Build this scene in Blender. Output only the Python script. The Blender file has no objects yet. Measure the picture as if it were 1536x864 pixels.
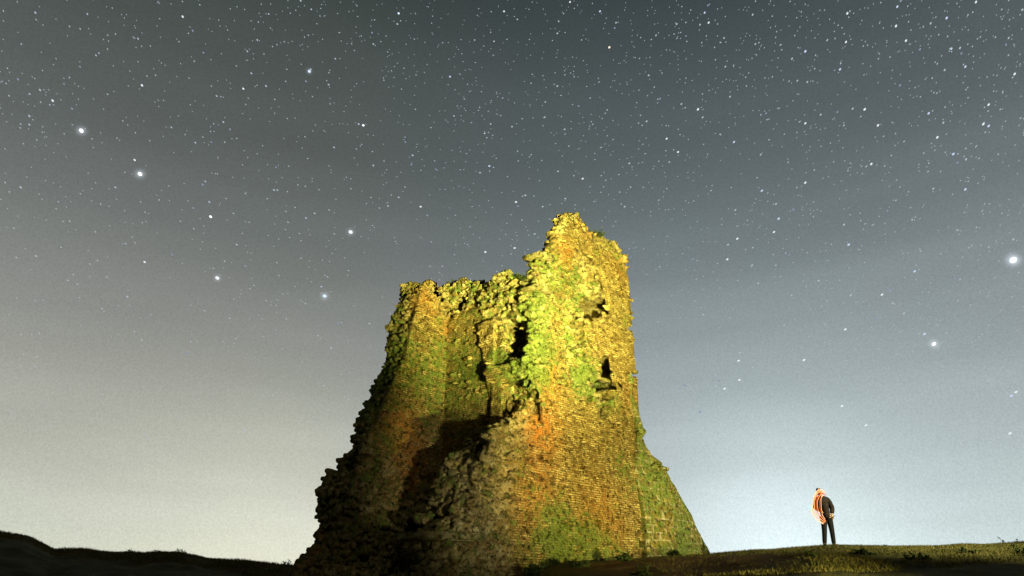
import bpy, math, random
import numpy as np
from mathutils import Vector, Matrix
random.seed(7); RNG = np.random.default_rng(11)
R = math.radians
scene = bpy.context.scene
COL = scene.collection

# ------------------------------------------------------------------ camera
PITCH = R(24.5); CAM = np.array([0.0, 0.0, 1.6]); F = 1024.0
cp, sp = math.cos(PITCH), math.sin(PITCH)
cd = bpy.data.cameras.new('camera'); cam = bpy.data.objects.new('camera', cd); COL.objects.link(cam)
cam.location = CAM; cam.rotation_euler = (R(90) + PITCH, 0, 0)
cd.sensor_width = 36; cd.lens = 24; cd.clip_end = 20000; cd.clip_start = 0.1
scene.camera = cam

def ray(px, py):
    a = (px - 768) / F; b = (432 - py) / F
    return np.array([a, cp - b * sp, sp + b * cp])
def at(px, py, Y):                       # world point at depth Y
    d = ray(px, py); return CAM + d * (Y / d[1])

# ------------------------------------------------------------------ tower frame
TH = math.atan2(.72, .70); A0 = np.array([0.64, 20.0])
UX = np.array([math.cos(TH), math.sin(TH)]); UY = np.array([-math.sin(TH), math.cos(TH)])
camL = np.array([np.dot(CAM[:2] - A0, UX), np.dot(CAM[:2] - A0, UY)])
def onY(px, py, yl):                     # hit with plane local y = yl  -> (x, z)
    d = ray(px, py); dx = np.dot(d[:2], UX); dy = np.dot(d[:2], UY)
    t = (yl - camL[1]) / dy; return (camL[0] + t * dx, CAM[2] + t * d[2])
def onX(px, py, xl):                     # plane local x = xl -> (y, z)
    d = ray(px, py); dx = np.dot(d[:2], UX); dy = np.dot(d[:2], UY)
    t = (xl - camL[0]) / dx; return (camL[1] + t * dy, CAM[2] + t * d[2])
def to_world(x, y, z):
    p = A0 + UX * x + UY * y; return Vector((p[0], p[1], z))

# ------------------------------------------------------------------ helpers
def tag(o, label=None, cat=None, group=None, kind=None):
    if label: o['label'] = label
    if cat: o['category'] = cat
    if group: o['group'] = group
    if kind: o['kind'] = kind
    return o
def empty(name, loc, rz=0):
    o = bpy.data.objects.new(name, None); COL.objects.link(o)
    o.location = loc; o.rotation_euler = (0, 0, rz); return o
def mesh_obj(name, verts, faces, mat, parent=None, smooth=True):
    me = bpy.data.meshes.new(name)
    if isinstance(faces, np.ndarray):
        nv, nf = len(verts), len(faces); k = faces.shape[1]
        me.vertices.add(nv); me.vertices.foreach_set('co', np.ascontiguousarray(verts, dtype=np.float32).ravel())
        me.loops.add(nf * k); me.loops.foreach_set('vertex_index', np.ascontiguousarray(faces, dtype=np.int32).ravel())
        me.polygons.add(nf); me.polygons.foreach_set('loop_start', np.arange(0, nf * k, k, dtype=np.int32))
        me.update(calc_edges=True); me.validate()
    else:
        me.from_pydata([tuple(v) for v in verts], [], faces)
    if smooth: me.polygons.foreach_set('use_smooth', np.ones(len(me.polygons), dtype=bool))
    me.materials.append(mat); me.update()
    o = bpy.data.objects.new(name, me); COL.objects.link(o)
    if parent: o.parent = parent
    return o

class NT:
    def __init__(s, tree): s.t = tree; s.n = tree.nodes; s.l = tree.links
    def new(s, kind, **kw):
        n = s.n.new(kind)
        for k, v in kw.items(): setattr(n, k, v)
        return n
    def link(s, a, b): s.l.new(a, b)
    def setv(s, sock, v):
        if hasattr(v, 'is_linked') or isinstance(v, bpy.types.NodeSocket): s.l.new(v, sock)
        else: sock.default_value = v
    def math(s, op, a, b=0.0, c=0.0, clamp=False):
        n = s.new('ShaderNodeMath', operation=op, use_clamp=clamp)
        s.setv(n.inputs[0], a); s.setv(n.inputs[1], b); s.setv(n.inputs[2], c); return n.outputs[0]
    def vmath(s, op, a, b=(0, 0, 0)):
        n = s.new('ShaderNodeVectorMath', operation=op)
        s.setv(n.inputs[0], a); s.setv(n.inputs[1], b)
        return n.outputs['Value'] if op in ('DOT_PRODUCT', 'LENGTH') else n.outputs[0]
    def noise(s, vec, scale, detail=4, rough=.55, out=0):
        n = s.new('ShaderNodeTexNoise'); s.setv(n.inputs['Vector'], vec)
        n.inputs['Scale'].default_value = scale; n.inputs['Detail'].default_value = detail
        n.inputs['Roughness'].default_value = rough; return n.outputs[out]
    def ramp(s, fac, stops, mode='LINEAR'):
        n = s.new('ShaderNodeValToRGB'); e = n.color_ramp.elements; n.color_ramp.interpolation = mode
        while len(e) < len(stops): e.new(0.5)
        for el, (p, c) in zip(e, stops):
            el.position = p; el.color = (c, c, c, 1) if isinstance(c, (int, float)) else (*c, 1)
        s.setv(n.inputs[0], fac); return n.outputs[0]
    def mix(s, fac, a, b, mode='MIX'):
        n = s.new('ShaderNodeMix', data_type='RGBA', blend_type=mode)
        s.setv(n.inputs[0], fac)
        for sock, v in ((n.inputs[6], a), (n.inputs[7], b)):
            s.setv(sock, (*v, 1) if isinstance(v, tuple) and len(v) == 3 else v)
        return n.outputs[2]
def new_mat(name):
    m = bpy.data.materials.new(name); m.use_nodes = True
    nt = NT(m.node_tree); b = nt.n['Principled BSDF']
    b.inputs['Roughness'].default_value = .9; b.inputs['Specular IOR Level'].default_value = .2
    return m, nt, b
def simple(name, col, rough=.8, var=.3, scale=20):
    m, nt, b = new_mat(name)
    tc = nt.new('ShaderNodeTexCoord').outputs['Object']
    f = nt.ramp(nt.noise(tc, scale), [(.3, 0.0), (.7, 1.0)])
    lo = tuple(c * (1 - var) for c in col); hi = tuple(min(1, c * (1 + var)) for c in col)
    nt.link(nt.mix(f, lo, hi), b.inputs['Base Color']); b.inputs['Roughness'].default_value = rough
    return m
def emit(name, col, strength):
    m = bpy.data.materials.new(name); m.use_nodes = True; nt = NT(m.node_tree); nt.n.clear()
    e = nt.new('ShaderNodeEmission'); e.inputs[0].default_value = (*col, 1); e.inputs[1].default_value = strength
    o = nt.new('ShaderNodeOutputMaterial'); nt.link(e.outputs[0], o.inputs[0]); return m

# ------------------------------------------------------------------ masonry material
def masonry(name, bricks=True, ashlar=False, mossy=0.0):
    m, nt, b = new_mat(name)
    tc = nt.new('ShaderNodeTexCoord').outputs['Object']
    sep = nt.new('ShaderNodeSeparateXYZ'); nt.link(tc, sep.inputs[0])
    al = nt.math('ADD', sep.outputs[0], sep.outputs[1])
    wob = nt.noise(tc, .9, 2)
    zz = nt.math('ADD', sep.outputs[2], nt.math('MULTIPLY', nt.math('SUBTRACT', wob, .5), .12))
    cmb = nt.new('ShaderNodeCombineXYZ'); nt.link(al, cmb.inputs[0]); nt.link(zz, cmb.inputs[1])
    def att(n):
        a = nt.new('ShaderNodeAttribute'); a.attribute_name = n; return a.outputs['Fac']
    tone, facing, moss_shade, rust = att('tone'), att('facing'), att('moss_shade'), att('rust')
    br = nt.new('ShaderNodeTexBrick'); nt.link(cmb.outputs[0], br.inputs['Vector'])
    br.inputs['Scale'].default_value = 1.0
    br.inputs['Color1'].default_value = (.0, .0, .0, 1); br.inputs['Color2'].default_value = (1, 1, 1, 1)
    br.inputs['Mortar'].default_value = (.4, .4, .4, 1)
    if ashlar:
        br.inputs['Brick Width'].default_value = .36; br.inputs['Row Height'].default_value = .24
        br.inputs['Mortar Size'].default_value = .03; br.offset = .37
    else:
        br.inputs['Brick Width'].default_value = .21; br.inputs['Row Height'].default_value = .068
        br.inputs['Mortar Size'].default_value = .012; br.offset = .5
    br.inputs['Mortar Smooth'].default_value = .3
    bv = nt.new('ShaderNodeSeparateColor'); nt.link(br.outputs['Color'], bv.inputs[0])
    bval = bv.outputs[0]; mort = br.outputs['Fac']
    # brick colour: ochre to orange to dark, per-brick value
    bc = nt.ramp(bval, [(0, (.13, .09, .03)), (.12, (.36, .25, .075)), (.45, (.50, .38, .12)), (.8, (.58, .46, .16)), (1, (.70, .58, .24))])
    bc = nt.mix(mort, bc, (.10, .085, .03) if not ashlar else (.5, .47, .3))
    if ashlar: bc = nt.mix(nt.math('MULTIPLY', nt.math('SUBTRACT', 1.0, mort), .75), bc, (.085, .105, .03))
    # rubble colour: per-stone tone
    rc = nt.ramp(tone, [(0, (.1, .085, .04)), (.25, (.26, .2, .08)), (.5, (.36, .32, .15)), (.8, (.46, .40, .17)), (1, (.58, .51, .24))])
    if ashlar: rc = nt.mix(.5, rc, (.2, .22, .1))
    n1 = nt.noise(tc, 5, 6, .65); n2 = nt.noise(tc, 22, 4, .6); n3 = nt.noise(tc, 1.3, 4, .6)
    col = nt.mix(facing, rc, bc)
    big = nt.noise(tc, 2.6, 6, .7)
    col = nt.mix(nt.ramp(big, [(.43, 0.0), (.57, .85)]), col, nt.mix(n2, (.10, .075, .025), (.26, .18, .05)))
    col = nt.mix(nt.ramp(nt.noise(tc, 3.7, 5, .7), [(.52, 0.0), (.66, .5)]), col, (.68, .54, .18))
    # rust / orange brick patches
    rf = nt.math('MULTIPLY', rust, nt.ramp(n1, [(.35, 0.0), (.6, 1.0)]), clamp=True)
    col = nt.mix(rf, col, nt.mix(n2, (.40, .12, .02), (.62, .26, .05)))
    # green growth, with recess shade put into the colour on some patches
    mf = nt.math('ADD', moss_shade, nt.math('MULTIPLY', nt.math('SUBTRACT', n1, .5), 1.8))
    mf = nt.math('ADD', mf, nt.math('MULTIPLY', nt.math('SUBTRACT', tone, .5), -.5))
    mf = nt.ramp(mf, [(.36, 0.0), (.66, .85)])
    col = nt.mix(mf, col, nt.mix(n2, (.045, .085, .016), (.24, .34, .07)))
    # small dark pitted spots
    sp_ = nt.ramp(nt.noise(tc, 7.5, 5, .7), [(.54, 0.0), (.62, .88)])
    col = nt.mix(sp_, col, (.05, .045, .02))
    lum = nt.ramp(n2, [(.25, .6), (.75, 1.35)])
    col = nt.mix(1.0, col, lum, 'MULTIPLY')
    nt.link(col, b.inputs['Base Color']); b.inputs['Roughness'].default_value = .95
    b.inputs['Specular IOR Level'].default_value = .1
    # bump
    hb = nt.math('MULTIPLY', facing, nt.math('SUBTRACT', nt.math('MULTIPLY', bval, .45), nt.math('MULTIPLY', mort, 1.4 if not ashlar else .7)))
    hgt = nt.math('ADD', nt.math('MULTIPLY', hb, .03), nt.math('ADD', nt.math('MULTIPLY', n2, .025), nt.math('MULTIPLY', n1, .13)))
    hgt = nt.math('SUBTRACT', hgt, nt.math('MULTIPLY', sp_, .03))
    bp = nt.new('ShaderNodeBump'); bp.inputs['Distance'].default_value = 1.0; bp.inputs['Strength'].default_value = .9
    nt.link(hgt, bp.inputs['Height']); nt.link(bp.outputs[0], b.inputs['Normal'])
    return m
M_WALL = masonry('old_brick_masonry')
M_BUTT = masonry('squared_stone_masonry', ashlar=True)

# ------------------------------------------------------------------ SDF grid tools
class Grid:
    def __init__(g, lo, hi, h):
        g.lo = np.array(lo, float); g.h = h
        g.n = np.ceil((np.array(hi) - g.lo) / h).astype(int) + 1
        ax = [g.lo[i] + np.arange(g.n[i]) * h for i in range(3)]
        g.ax = ax
        g.X = ax[0][:, None, None].astype(np.float32); g.Y = ax[1][None, :, None].astype(np.float32); g.Z = ax[2][None, None, :].astype(np.float32)
    def noise(g, sx, sy=None, sz=None, seed=0):
        r = np.random.default_rng(seed); sc = (sx, sy or sx, sz or sx)
        dims = [int(g.n[i] * g.h / sc[i]) + 4 for i in range(3)]
        L = r.uniform(-1, 1, dims).astype(np.float32)
        for i in range(3):
            c = np.arange(g.n[i]) * g.h / sc[i]; i0 = c.astype(int); f = (c - i0); f = (f * f * (3 - 2 * f)).astype(np.float32)
            sh = [1, 1, 1]; sh[i] = -1; f = f.reshape(sh)
            L = np.take(L, i0, axis=i) * (1 - f) + np.take(L, i0 + 1, axis=i) * f
        return L
def sample(g, S, P):
    i = np.clip(np.round((P - g.lo) / g.h).astype(int), 0, g.n - 1); return S[i[:, 0], i[:, 1], i[:, 2]]
def stamp_stones(g, S, T, P, size, seed, tones=None, rot=.35, grow=1.0):
    r = np.random.default_rng(seed); h = g.h
    for k, c in enumerate(P):
        hs = np.array([r.uniform(*size[0]), r.uniform(*size[1]), r.uniform(*size[2])]) * grow
        if r.random() < .12: hs *= 1.35
        a, bb, cc = r.uniform(-rot, rot, 3); a += r.uniform(-.5, .5)
        Rm = np.array(Matrix.Rotation(a, 3, 'Z') @ Matrix.Rotation(bb, 3, 'X') @ Matrix.Rotation(cc, 3, 'Y'))
        rad = hs.max() * 1.25
        i0 = np.maximum(((c - rad - g.lo) / h).astype(int), 0); i1 = np.minimum(((c + rad - g.lo) / h).astype(int) + 2, g.n)
        if (i1 <= i0 + 1).any(): continue
        x = g.ax[0][i0[0]:i1[0]][:, None, None] - c[0]; y = g.ax[1][i0[1]:i1[1]][None, :, None] - c[1]; z = g.ax[2][i0[2]:i1[2]][None, None, :] - c[2]
        q0 = (x * Rm[0, 0] + y * Rm[1, 0] + z * Rm[2, 0]) / hs[0]
        q1 = (x * Rm[0, 1] + y * Rm[1, 1] + z * Rm[2, 1]) / hs[1]
        q2 = (x * Rm[0, 2] + y * Rm[1, 2] + z * Rm[2, 2]) / hs[2]
        q0 *= q0; q1 *= q1; q2 *= q2
        q0 *= q0; q1 *= q1; q2 *= q2; d = ((q0 + q1 + q2) ** .25 - 1) if k % 3 else ((q0 * q0 + q1 * q1 + q2 * q2) ** .125 - 1) * hs.min()
        sl = (slice(i0[0], i1[0]), slice(i0[1], i1[1]), slice(i0[2], i1[2]))
        w = d < S[sl]
        S[sl] = np.where(w, d, S[sl])
        tv = r.random() if tones is None else tones[k]
        T[sl] = np.where(w, tv, T[sl])
def surface_nets(g, S):
    n = g.n; neg = S < 0
    c = [(i, j, k) for i in (0, 1) for j in (0, 1) for k in (0, 1)]
    cnt = np.zeros(tuple(n - 1), np.int8)
    for (i, j, k) in c: cnt += neg[i:n[0] - 1 + i, j:n[1] - 1 + j, k:n[2] - 1 + k]
    act = np.argwhere((cnt > 0) & (cnt < 8))
    idx = -np.ones(tuple(n - 1), np.int32); idx[act[:, 0], act[:, 1], act[:, 2]] = np.arange(len(act))
    vals = {q: S[act[:, 0] + q[0], act[:, 1] + q[1], act[:, 2] + q[2]] for q in c}
    acc = np.zeros((len(act), 3)); num = np.zeros(len(act))
    for a in c:
        for ax in range(3):
            if a[ax] == 1: continue
            b = list(a); b[ax] = 1; b = tuple(b)
            va, vb = vals[a], vals[b]; m = (va < 0) != (vb < 0)
            t = np.where(m, va / np.where(m, va - vb, 1), 0)
            p = np.tile(np.array(a, float), (len(act), 1)); p[:, ax] += t
            acc[m] += p[m]; num[m] += 1
    V = (act + acc / num[:, None]) * g.h + g.lo
    quads = []
    for ax in range(3):
        sl0 = [slice(1, n[i] - 1) for i in range(3)]; sl0[ax] = slice(0, n[ax] - 1); sl1 = list(sl0); sl1[ax] = slice(1, n[ax])
        A = neg[tuple(sl0)]; B = neg[tuple(sl1)]
        e = np.argwhere(A != B); off = np.array([1, 1, 1]); off[ax] = 0; e = e + off
        o1, o2 = [(1, 2), (2, 0), (0, 1)][ax]
        d1 = np.zeros(3, int); d1[o1] = 1; d2 = np.zeros(3, int); d2[o2] = 1
        def I(p): return idx[p[:, 0], p[:, 1], p[:, 2]]
        q = np.stack([I(e - d1 - d2), I(e - d2), I(e), I(e - d1)], 1)
        flip = ~neg[e[:, 0], e[:, 1], e[:, 2]]
        q[flip] = q[flip][:, ::-1]; quads.append(q)
    Q = np.concatenate(quads); Q = Q[(Q >= 0).all(1)]
    return V, Q
def smax(a, b, k): # smooth max
    h = np.clip(.5 - .5 * (b - a) / k, 0, 1) ; return b * (1 - h) + a * h + k * h * (1 - h)
def sstep(a, b, x):
    t = np.clip((x - a) / (b - a), 0, 1); return t * t * (3 - 2 * t)

def build_tower():
    H_ = 0.042
    g = Grid((-9.4, -1.2, -.2), (6.5, 7.2, 16.0), H_)
    X, Y, Z = g.X, g.Y, g.Z
    f32 = np.float32
    n2 = g.noise(2.2, seed=1); n1 = g.noise(.9, seed=2); nh = g.noise(.4, .4, .25, seed=3)
    nz = g.noise(.45, .45, .16, seed=4)
    def interp(pts, q): p = np.array(sorted(pts)); return np.interp(q, p[:, 0], p[:, 1]).astype(f32)
    # --- main wall (front face y=0): top profile H(x)
    top = [onY(*p, 0) for p in [(801, 434), (806, 392), (815, 388), (828, 392), (833, 362), (840, 338), (848, 318), (868, 315), (880, 331), (893, 346), (914, 353), (930, 370), (941, 390)]]
    stub = [onY(*p, 0) for p in [(676, 664), (715, 656), (742, 645), (770, 628), (792, 606)]]
    xe = top[-1][0]
    topo = stub + top
    TM = 1.7
    Hm = interp(topo, g.ax[0])[:, None, None]
    XB = 5.62
    xend = interp([(z, x) for x, z in [onY(*p, 1.3) for p in [(690, 668), (678, 710), (658, 760), (634, 792), (606, 814), (588, 864)]]] , g.ax[2])[None, None, :]
    main = np.maximum(np.maximum(-Y, Y - TM), np.maximum(X - XB, (xend - X) * .9))
    main = np.maximum(main, (Z - Hm + .35 * np.clip(Y - .4, 0, 9) + 1.6 * np.clip(Y - .45, 0, 9) * sstep(10.5, 12.0, Hm)) * .75)
    face_core = main.copy()
    # --- cross wall (front face x=0, y 0..4.2)
    topc = [onX(*p, 0) for p in [(664, 426), (676, 422), (690, 414), (708, 417), (722, 419), (738, 412), (757, 410), (766, 417), (785, 418), (787, 437), (803, 434)]]
    Hc = interp(topc, g.ax[1])[None, :, None]
    cross = np.maximum(np.maximum(-X, X - 2.3), np.maximum(-Y, Y - 5.4))
    cross = np.maximum(cross, (Z - Hc) * .8)
    # --- left wall (face y=4.16), broken end
    YL = 4.16
    topl = [onY(*p, YL) for p in [(612, 430), (616, 418), (622, 415), (640, 417), (655, 418), (670, 424)]]
    Hl = interp(topl, g.ax[0])[:, None, None]
    zl = [(onY(*p, YL + 1.1)[1], onY(*p, YL + 1.1)[0]) for p in [(612, 420), (600, 462), (588, 505), (579, 545), (563, 575), (545, 612), (534, 640), (522, 680), (524, 700), (512, 714), (500, 734), (494, 775), (478, 815), (456, 850), (446, 870)]]
    xl = interp(zl, g.ax[2])[None, None, :]
    # the front (near) side of the broken end retreats less
    left = np.maximum(np.maximum(YL - Y, Y - YL - 1.5), np.maximum((xl + .0 * Y - X) * .9, X - 1.5))
    left = np.maximum(left, (Z - Hl) * .8)
    # low rubble skirt in front of left wall (cavity floor)
    zs = .9 + 1.6 * sstep(-7, -2, X) ; skirt = (Z - (zs + .5 * n2 + .35 * (Y - YL))) * .6
    skirt = np.maximum(skirt, np.maximum(np.maximum(1.2 - Y, Y - 5.3), X - .6)); skirt = np.maximum(skirt, xl + .25 - X)
    # back return walls so the keep has depth
    ret = np.maximum(np.maximum(XB - 1.6 - X, X - XB), np.maximum(-Y, Y - 6.2)); ret = np.maximum(ret, (Z - 13.4 + .5 * Y) * .8)
    bk = np.maximum(np.maximum(5.0 - Y, Y - 6.2), np.maximum(-X, X - XB)); bk = np.maximum(bk, (Z - 9.6 + .3 * X) * .8)
    S = np.minimum.reduce([main, cross, left, ret, bk])
    S = np.minimum(S, skirt)
    del main, cross, left, ret, bk, skirt, face_core
    # ---------------- facing mask (1 = surviving brick facing)
    fm = np.zeros(S.shape, f32)
    # main face: right of ragged edge
    edge = interp([(z, x) for x, z in [onY(*p, 0) for p in [(850, 325), (838, 400), (822, 470), (815, 520), (806, 600), (795, 650), (775, 720), (765, 790), (765, 864)]]], g.ax[2])[None, None, :]
    nearF = sstep(.35, .15, Y)
    mF = sstep(-.06, .1, X - edge - .22 * n1 - .12 * nz) * nearF
    # band just left of edge on the lower tower, plus wall head
    mF = mF * sstep(.5, .8, Hm - Z + .3 * n1)
    rx0, rz0 = onY(888, 430, 0)            # big rubble scar high on the face
    scar = sstep(1.15, .8, np.sqrt(((X - rx0) / .95) ** 2 + ((Z - rz0) / 1.35) ** 2) + .3 * n1)
    rx1, rz1 = onY(862, 500, 0)
    scar2 = sstep(1.1, .85, np.sqrt(((X - rx1) / .62) ** 2 + ((Z - rz1) / 1.3) ** 2) + .35 * n1)
    mF = mF * (1 - scar) * (1 - .8 * scar2)
    # cross wall face
    cF = sstep(.35, .15, X) * sstep(-.3, .0, X + .3) * sstep(.25, .7, Y - .25 * n1 - .1) * sstep(1.5, 2.2, Hc - Z - .8 * n1) * sstep(YL + .1, YL - .05, Y) * (Z > 5.5)
    # left wall face
    lx0, lz0 = onY(612, 440, YL); lx1, lz1 = onY(572, 600, YL)
    ledge = interp([(lz0 + 2, lx0 + .02), (lz0, lx0), (onY(603, 520, YL)[1], onY(603, 520, YL)[0]), (lz1, lx1), (lz1 - 2.2, lx1 - .3), (1, lx1 - .3)], g.ax[2])[None, None, :]
    lF = sstep(-.05, .12, X - ledge - .12 * n1) * sstep(YL + .4, YL + .15, Y) * sstep(.35, .6, Hl - Z + .25 * n1 - .9 * sstep(-1.2, 0, X)) * sstep(5.1, 5.6, Z + .5 * n1) * (Y > 2.2)
    fm = np.maximum(np.maximum(mF, cF * (X < .45) * (Y > .05)), lF * (X < .3)).astype(f32)
    del mF, cF, lF
    # ---------------- openings
    def cut(S, d): return np.maximum(S, -d)
    def arch(u, Zc, u0, z0, z1, w):        # arch-headed opening SDF in plane, z1 = springing
        return np.maximum(np.maximum(np.abs(u - u0) - w, z0 - Zc), np.minimum(Zc - z1, np.sqrt((u - u0) ** 2 + (Zc - z1) ** 2) - w))
    wx, wz1 = onY(910, 545, 0); _, wz0 = onY(910, 596, 0)
    a1 = arch(X + .03 * n1 + .06 * nh, Z, wx, wz0, wz1, .28)
    S = cut(S, np.maximum(a1, np.maximum(-.9 - Y, Y - 1.15)))
    # lobe-shaped breakout around the window and shallow blocked recess to its left
    ex, ez = onY(880, 566, 0)
    recA = rec = np.maximum(np.sqrt(((X - ex + .15) / .6) ** 2 + ((Z - ez) / .8) ** 2) - 1 + .25 * n1, Y - .36)
    S = cut(S, rec * .7); fm = fm * (1 - sstep(.12, -.05, rec))
    ex, ez = onY(905, 596, 0)
    recB = rec = np.maximum(np.sqrt(((X - ex) / .4) ** 2 + ((Z - ez) / .75) ** 2) - 1 + .3 * n1, Y - .45)
    S = cut(S, rec * .7); fm = fm * (1 - sstep(.12, -.05, rec))
    ux, uz = onY(900, 455, 0)
    slit = np.maximum(np.maximum(np.abs(X - ux + .05 * n1) - .12, np.abs(Z - uz) - .45 - .15 * n1), Y - .9)
    S = cut(S, slit)
    rec = (np.sqrt(((X - rx0) / .95) ** 2 + ((Z - rz0) / 1.3) ** 2 + ((Y) / .6) ** 2) - 1 + .35 * n1) * .35
    S = cut(S, rec)
    rec = (np.sqrt(((X - rx1) / .62) ** 2 + ((Z - rz1) / 1.4) ** 2 + ((Y) / .42) ** 2) - 1 + .3 * n1) * .3
    S = cut(S, rec)
    # cross wall: niche, arch window, lower recess, high hole
    y0, z0 = onX(775, 548, 0); y1, z1 = onX(775, 482, 0)
    nic = np.maximum(np.maximum(np.abs(Y - y0) - .46 - .08 * n1, np.maximum(z0 - Z, Z - z1)), X - .45)
    S = cut(S, nic * .9)
    ay, az1 = onX(780, 500, .4); _, az0 = onX(780, 534, .4)
    a2 = arch(Y + .05 * nh, Z, ay, az0, az1, .33)
    S = cut(S, np.maximum(a2, X - .95))
    y2, z2 = onX(775, 572, 0); _, z3 = onX(775, 632, 0)
    lowr = np.maximum(np.maximum(np.abs(Y - y2) - .48 - .1 * n1, np.maximum(z3 - Z, Z - z2)), X - .42)
    S = cut(S, lowr * .9); fm = fm * (1 - sstep(.15, -.02, np.minimum(nic, lowr)) * (X > .1))
    hy, hz = onX(683, 457, 0)
    hole = np.maximum(np.maximum(np.abs(Y - hy) - .18, np.abs(Z - hz) - .24), X - 1); S = cut(S, hole)
    # recessed strip in the corner below the high hole
    # wedge pilaster (springer remnant), tapering downward
    py0, pz0 = onX(733, 484, 0); py1, pz1 = onX(738, 606, 0)
    tt = np.clip((Z - pz1) / (pz0 - pz1), 0, 1)
    cy = py1 + (py0 - py1) * tt
    wd = (.05 + .40 * tt)
    pil = np.maximum(np.maximum(np.abs(Y - cy) - wd, np.abs(Z - (pz0 + pz1) / 2) - (pz0 - pz1) / 2), np.maximum(-.07 - .08 * tt - X, X - .3)) + .03 * nh
    S = np.minimum(S, pil)
    fm = np.maximum(fm, (pil < .1).astype(f32) * .8)
    # ledge between niche and lower recess
    ly, lz = onX(772, 558, 0)
    led = np.maximum(np.maximum(np.abs(Y - ly) - .95, np.abs(Z - lz) - .2 - .06 * n1), np.maximum(-.32 + .1 * n1 - X, X - .5))
    S = np.minimum(S, led)
    # missing bricks on the facing
    r = np.random.default_rng(5)
    # ---------------- surface raggedness
    rag = 1 - fm
    low = sstep(7.5, 5.5, Z)
    S = S + rag * (.12 * n2 + (.14 + .16 * low) * n1 + .11 * nh + .07) + fm * (.03 * n1 + .02 * n2)
    S = S.astype(f32)
    T = (.5 + .35 * n1 + .25 * nz).astype(f32)
    for k in range(420):
        x = r.uniform(-.5, XB - .1); z = r.uniform(2.5, 13.5)
        big = r.random() < .12
        hw, hh, hd = (.16, .1, .3) if big else (.075, .05, .16)
        i0 = np.maximum(((np.array([x - .3, -.3, z - .3]) - g.lo) / H_).astype(int), 0); i1 = np.minimum(((np.array([x + .3, .4, z + .3]) - g.lo) / H_).astype(int), g.n)
        sl = (slice(i0[0], i1[0]), slice(i0[1], i1[1]), slice(i0[2], i1[2]))
        bx = np.maximum(np.maximum(np.abs(X[sl[0]] - x) - hw, np.abs(Z[:, :, sl[2]] - z) - hh), Y[:, sl[1]] - hd)
        S[sl] = np.maximum(S[sl], -bx * np.ones_like(S[sl]))
    # ---------------- stones over the rubble zones
    P = []
    cell = np.array([.165, .165, .105])
    dims = ((np.array([6.3, 7.0, 15.8]) - g.lo) / cell).astype(int)
    ii = np.stack(np.meshgrid(*[np.arange(d) for d in dims], indexing='ij'), -1).reshape(-1, 3)
    Pj = g.lo + (ii + .5 + RNG.uniform(-.42, .42, ii.shape)) * cell
    Pj[:, 0] += (ii[:, 2] % 2) * .1
    s = sample(g, S, Pj); f = sample(g, fm, Pj)
    keep = (s > -.10) & (s < .03) & (f < .45) & (Pj[:, 2] > .3) & (Pj[:, 1] < 6.4)
    # skip what can never be seen: deep behind
    keep &= ~((Pj[:, 1] > 5.0) & (Pj[:, 0] > .5) & (Pj[:, 2] < 8.5))
    P = Pj[keep]; print('stones', len(P))
    lowz = P[:, 2] < 5.6
    def ad(Q, seed, **k): stamp_stones(g, S, T, Q, ((.04, .15), (.04, .15), (.025, .07)), seed, **k)
    ad(P[~lowz], 21)
    Pl = P[lowz]; ad(Pl, 22, grow=1.15, rot=.5)
    # bigger rocks in the lower left heap and stub
    Pb = Pl[np.random.default_rng(8).random(len(Pl)) < .035]
    stamp_stones(g, S, T, Pb, ((.13, .25), (.13, .25), (.09, .16)), 23, rot=.6)
    # flat course stones sticking out of brick facing a little
    kf = (s > -.08) & (s < .03) & (f >= .45); Pf = Pj[kf]; Pf = Pf[np.random.default_rng(9).random(len(Pf)) < .10]
    stamp_stones(g, S, T, Pf, ((.09, .13), (.06, .1), (.035, .05)), 24, rot=.05)
    rg = .05 * nh + .03 * n1
    S = cut(S, np.maximum(a1, np.maximum(-.9 - Y, Y - 1.15)) + .3 * rg)
    print('window', wx, wz0, wz1)
    cham = np.maximum(np.maximum(wx - .25 - X, X - wx - 1.6), np.maximum(np.maximum(wz0 + .45 - Z, Z - wz1 - .35), np.maximum(.10 - Y, Y - 4.2)))
    S = cut(S, cham)
    cham = np.maximum(np.maximum(ux - .3 - X, X - ux - 1.2), np.maximum(np.abs(Z - uz) - .45, np.maximum(.2 - Y, Y - 3.5)))
    S = cut(S, cham)
    cham = np.maximum(np.maximum(ay - .3 - Y, Y - ay - .45), np.maximum(np.maximum(az0 - Z, Z - az1 - .6), np.maximum(.6 - X, X - 1.0)))
    S = cut(S, cham)
    S = cut(S, recA * .7 + .08 + rg)
    S = cut(S, slit + rg); S = cut(S, np.maximum(a2, X - .95) + .3 * rg)
    S = cut(S, nic + .06 + 2 * rg); S = cut(S, lowr + .06 + 2 * rg); S = cut(S, hole + rg); S = np.minimum(S, pil + rg)
    S = S.astype(f32)
    S[:, :, 0] = 1; S[0] = 1; S[-1] = 1; S[:, 0] = 1; S[:, -1] = 1
    V, Q = surface_nets(g, S)
    print('tower verts', len(V))
    tone = np.clip(sample(g, T, V), 0, 1); fac = sample(g, fm, V)
    return g, V, Q, tone, fac

def blob(V, c, r):                        # gaussian weight round a point, r per axis
    d = (V - np.array(c)) / np.array(r); return np.exp(-(d ** 2).sum(1))
def set_attr(me, name, arr):
    a = me.attributes.new(name, 'FLOAT', 'POINT'); a.data.foreach_set('value', np.ascontiguousarray(arr, dtype=np.float32))

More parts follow.
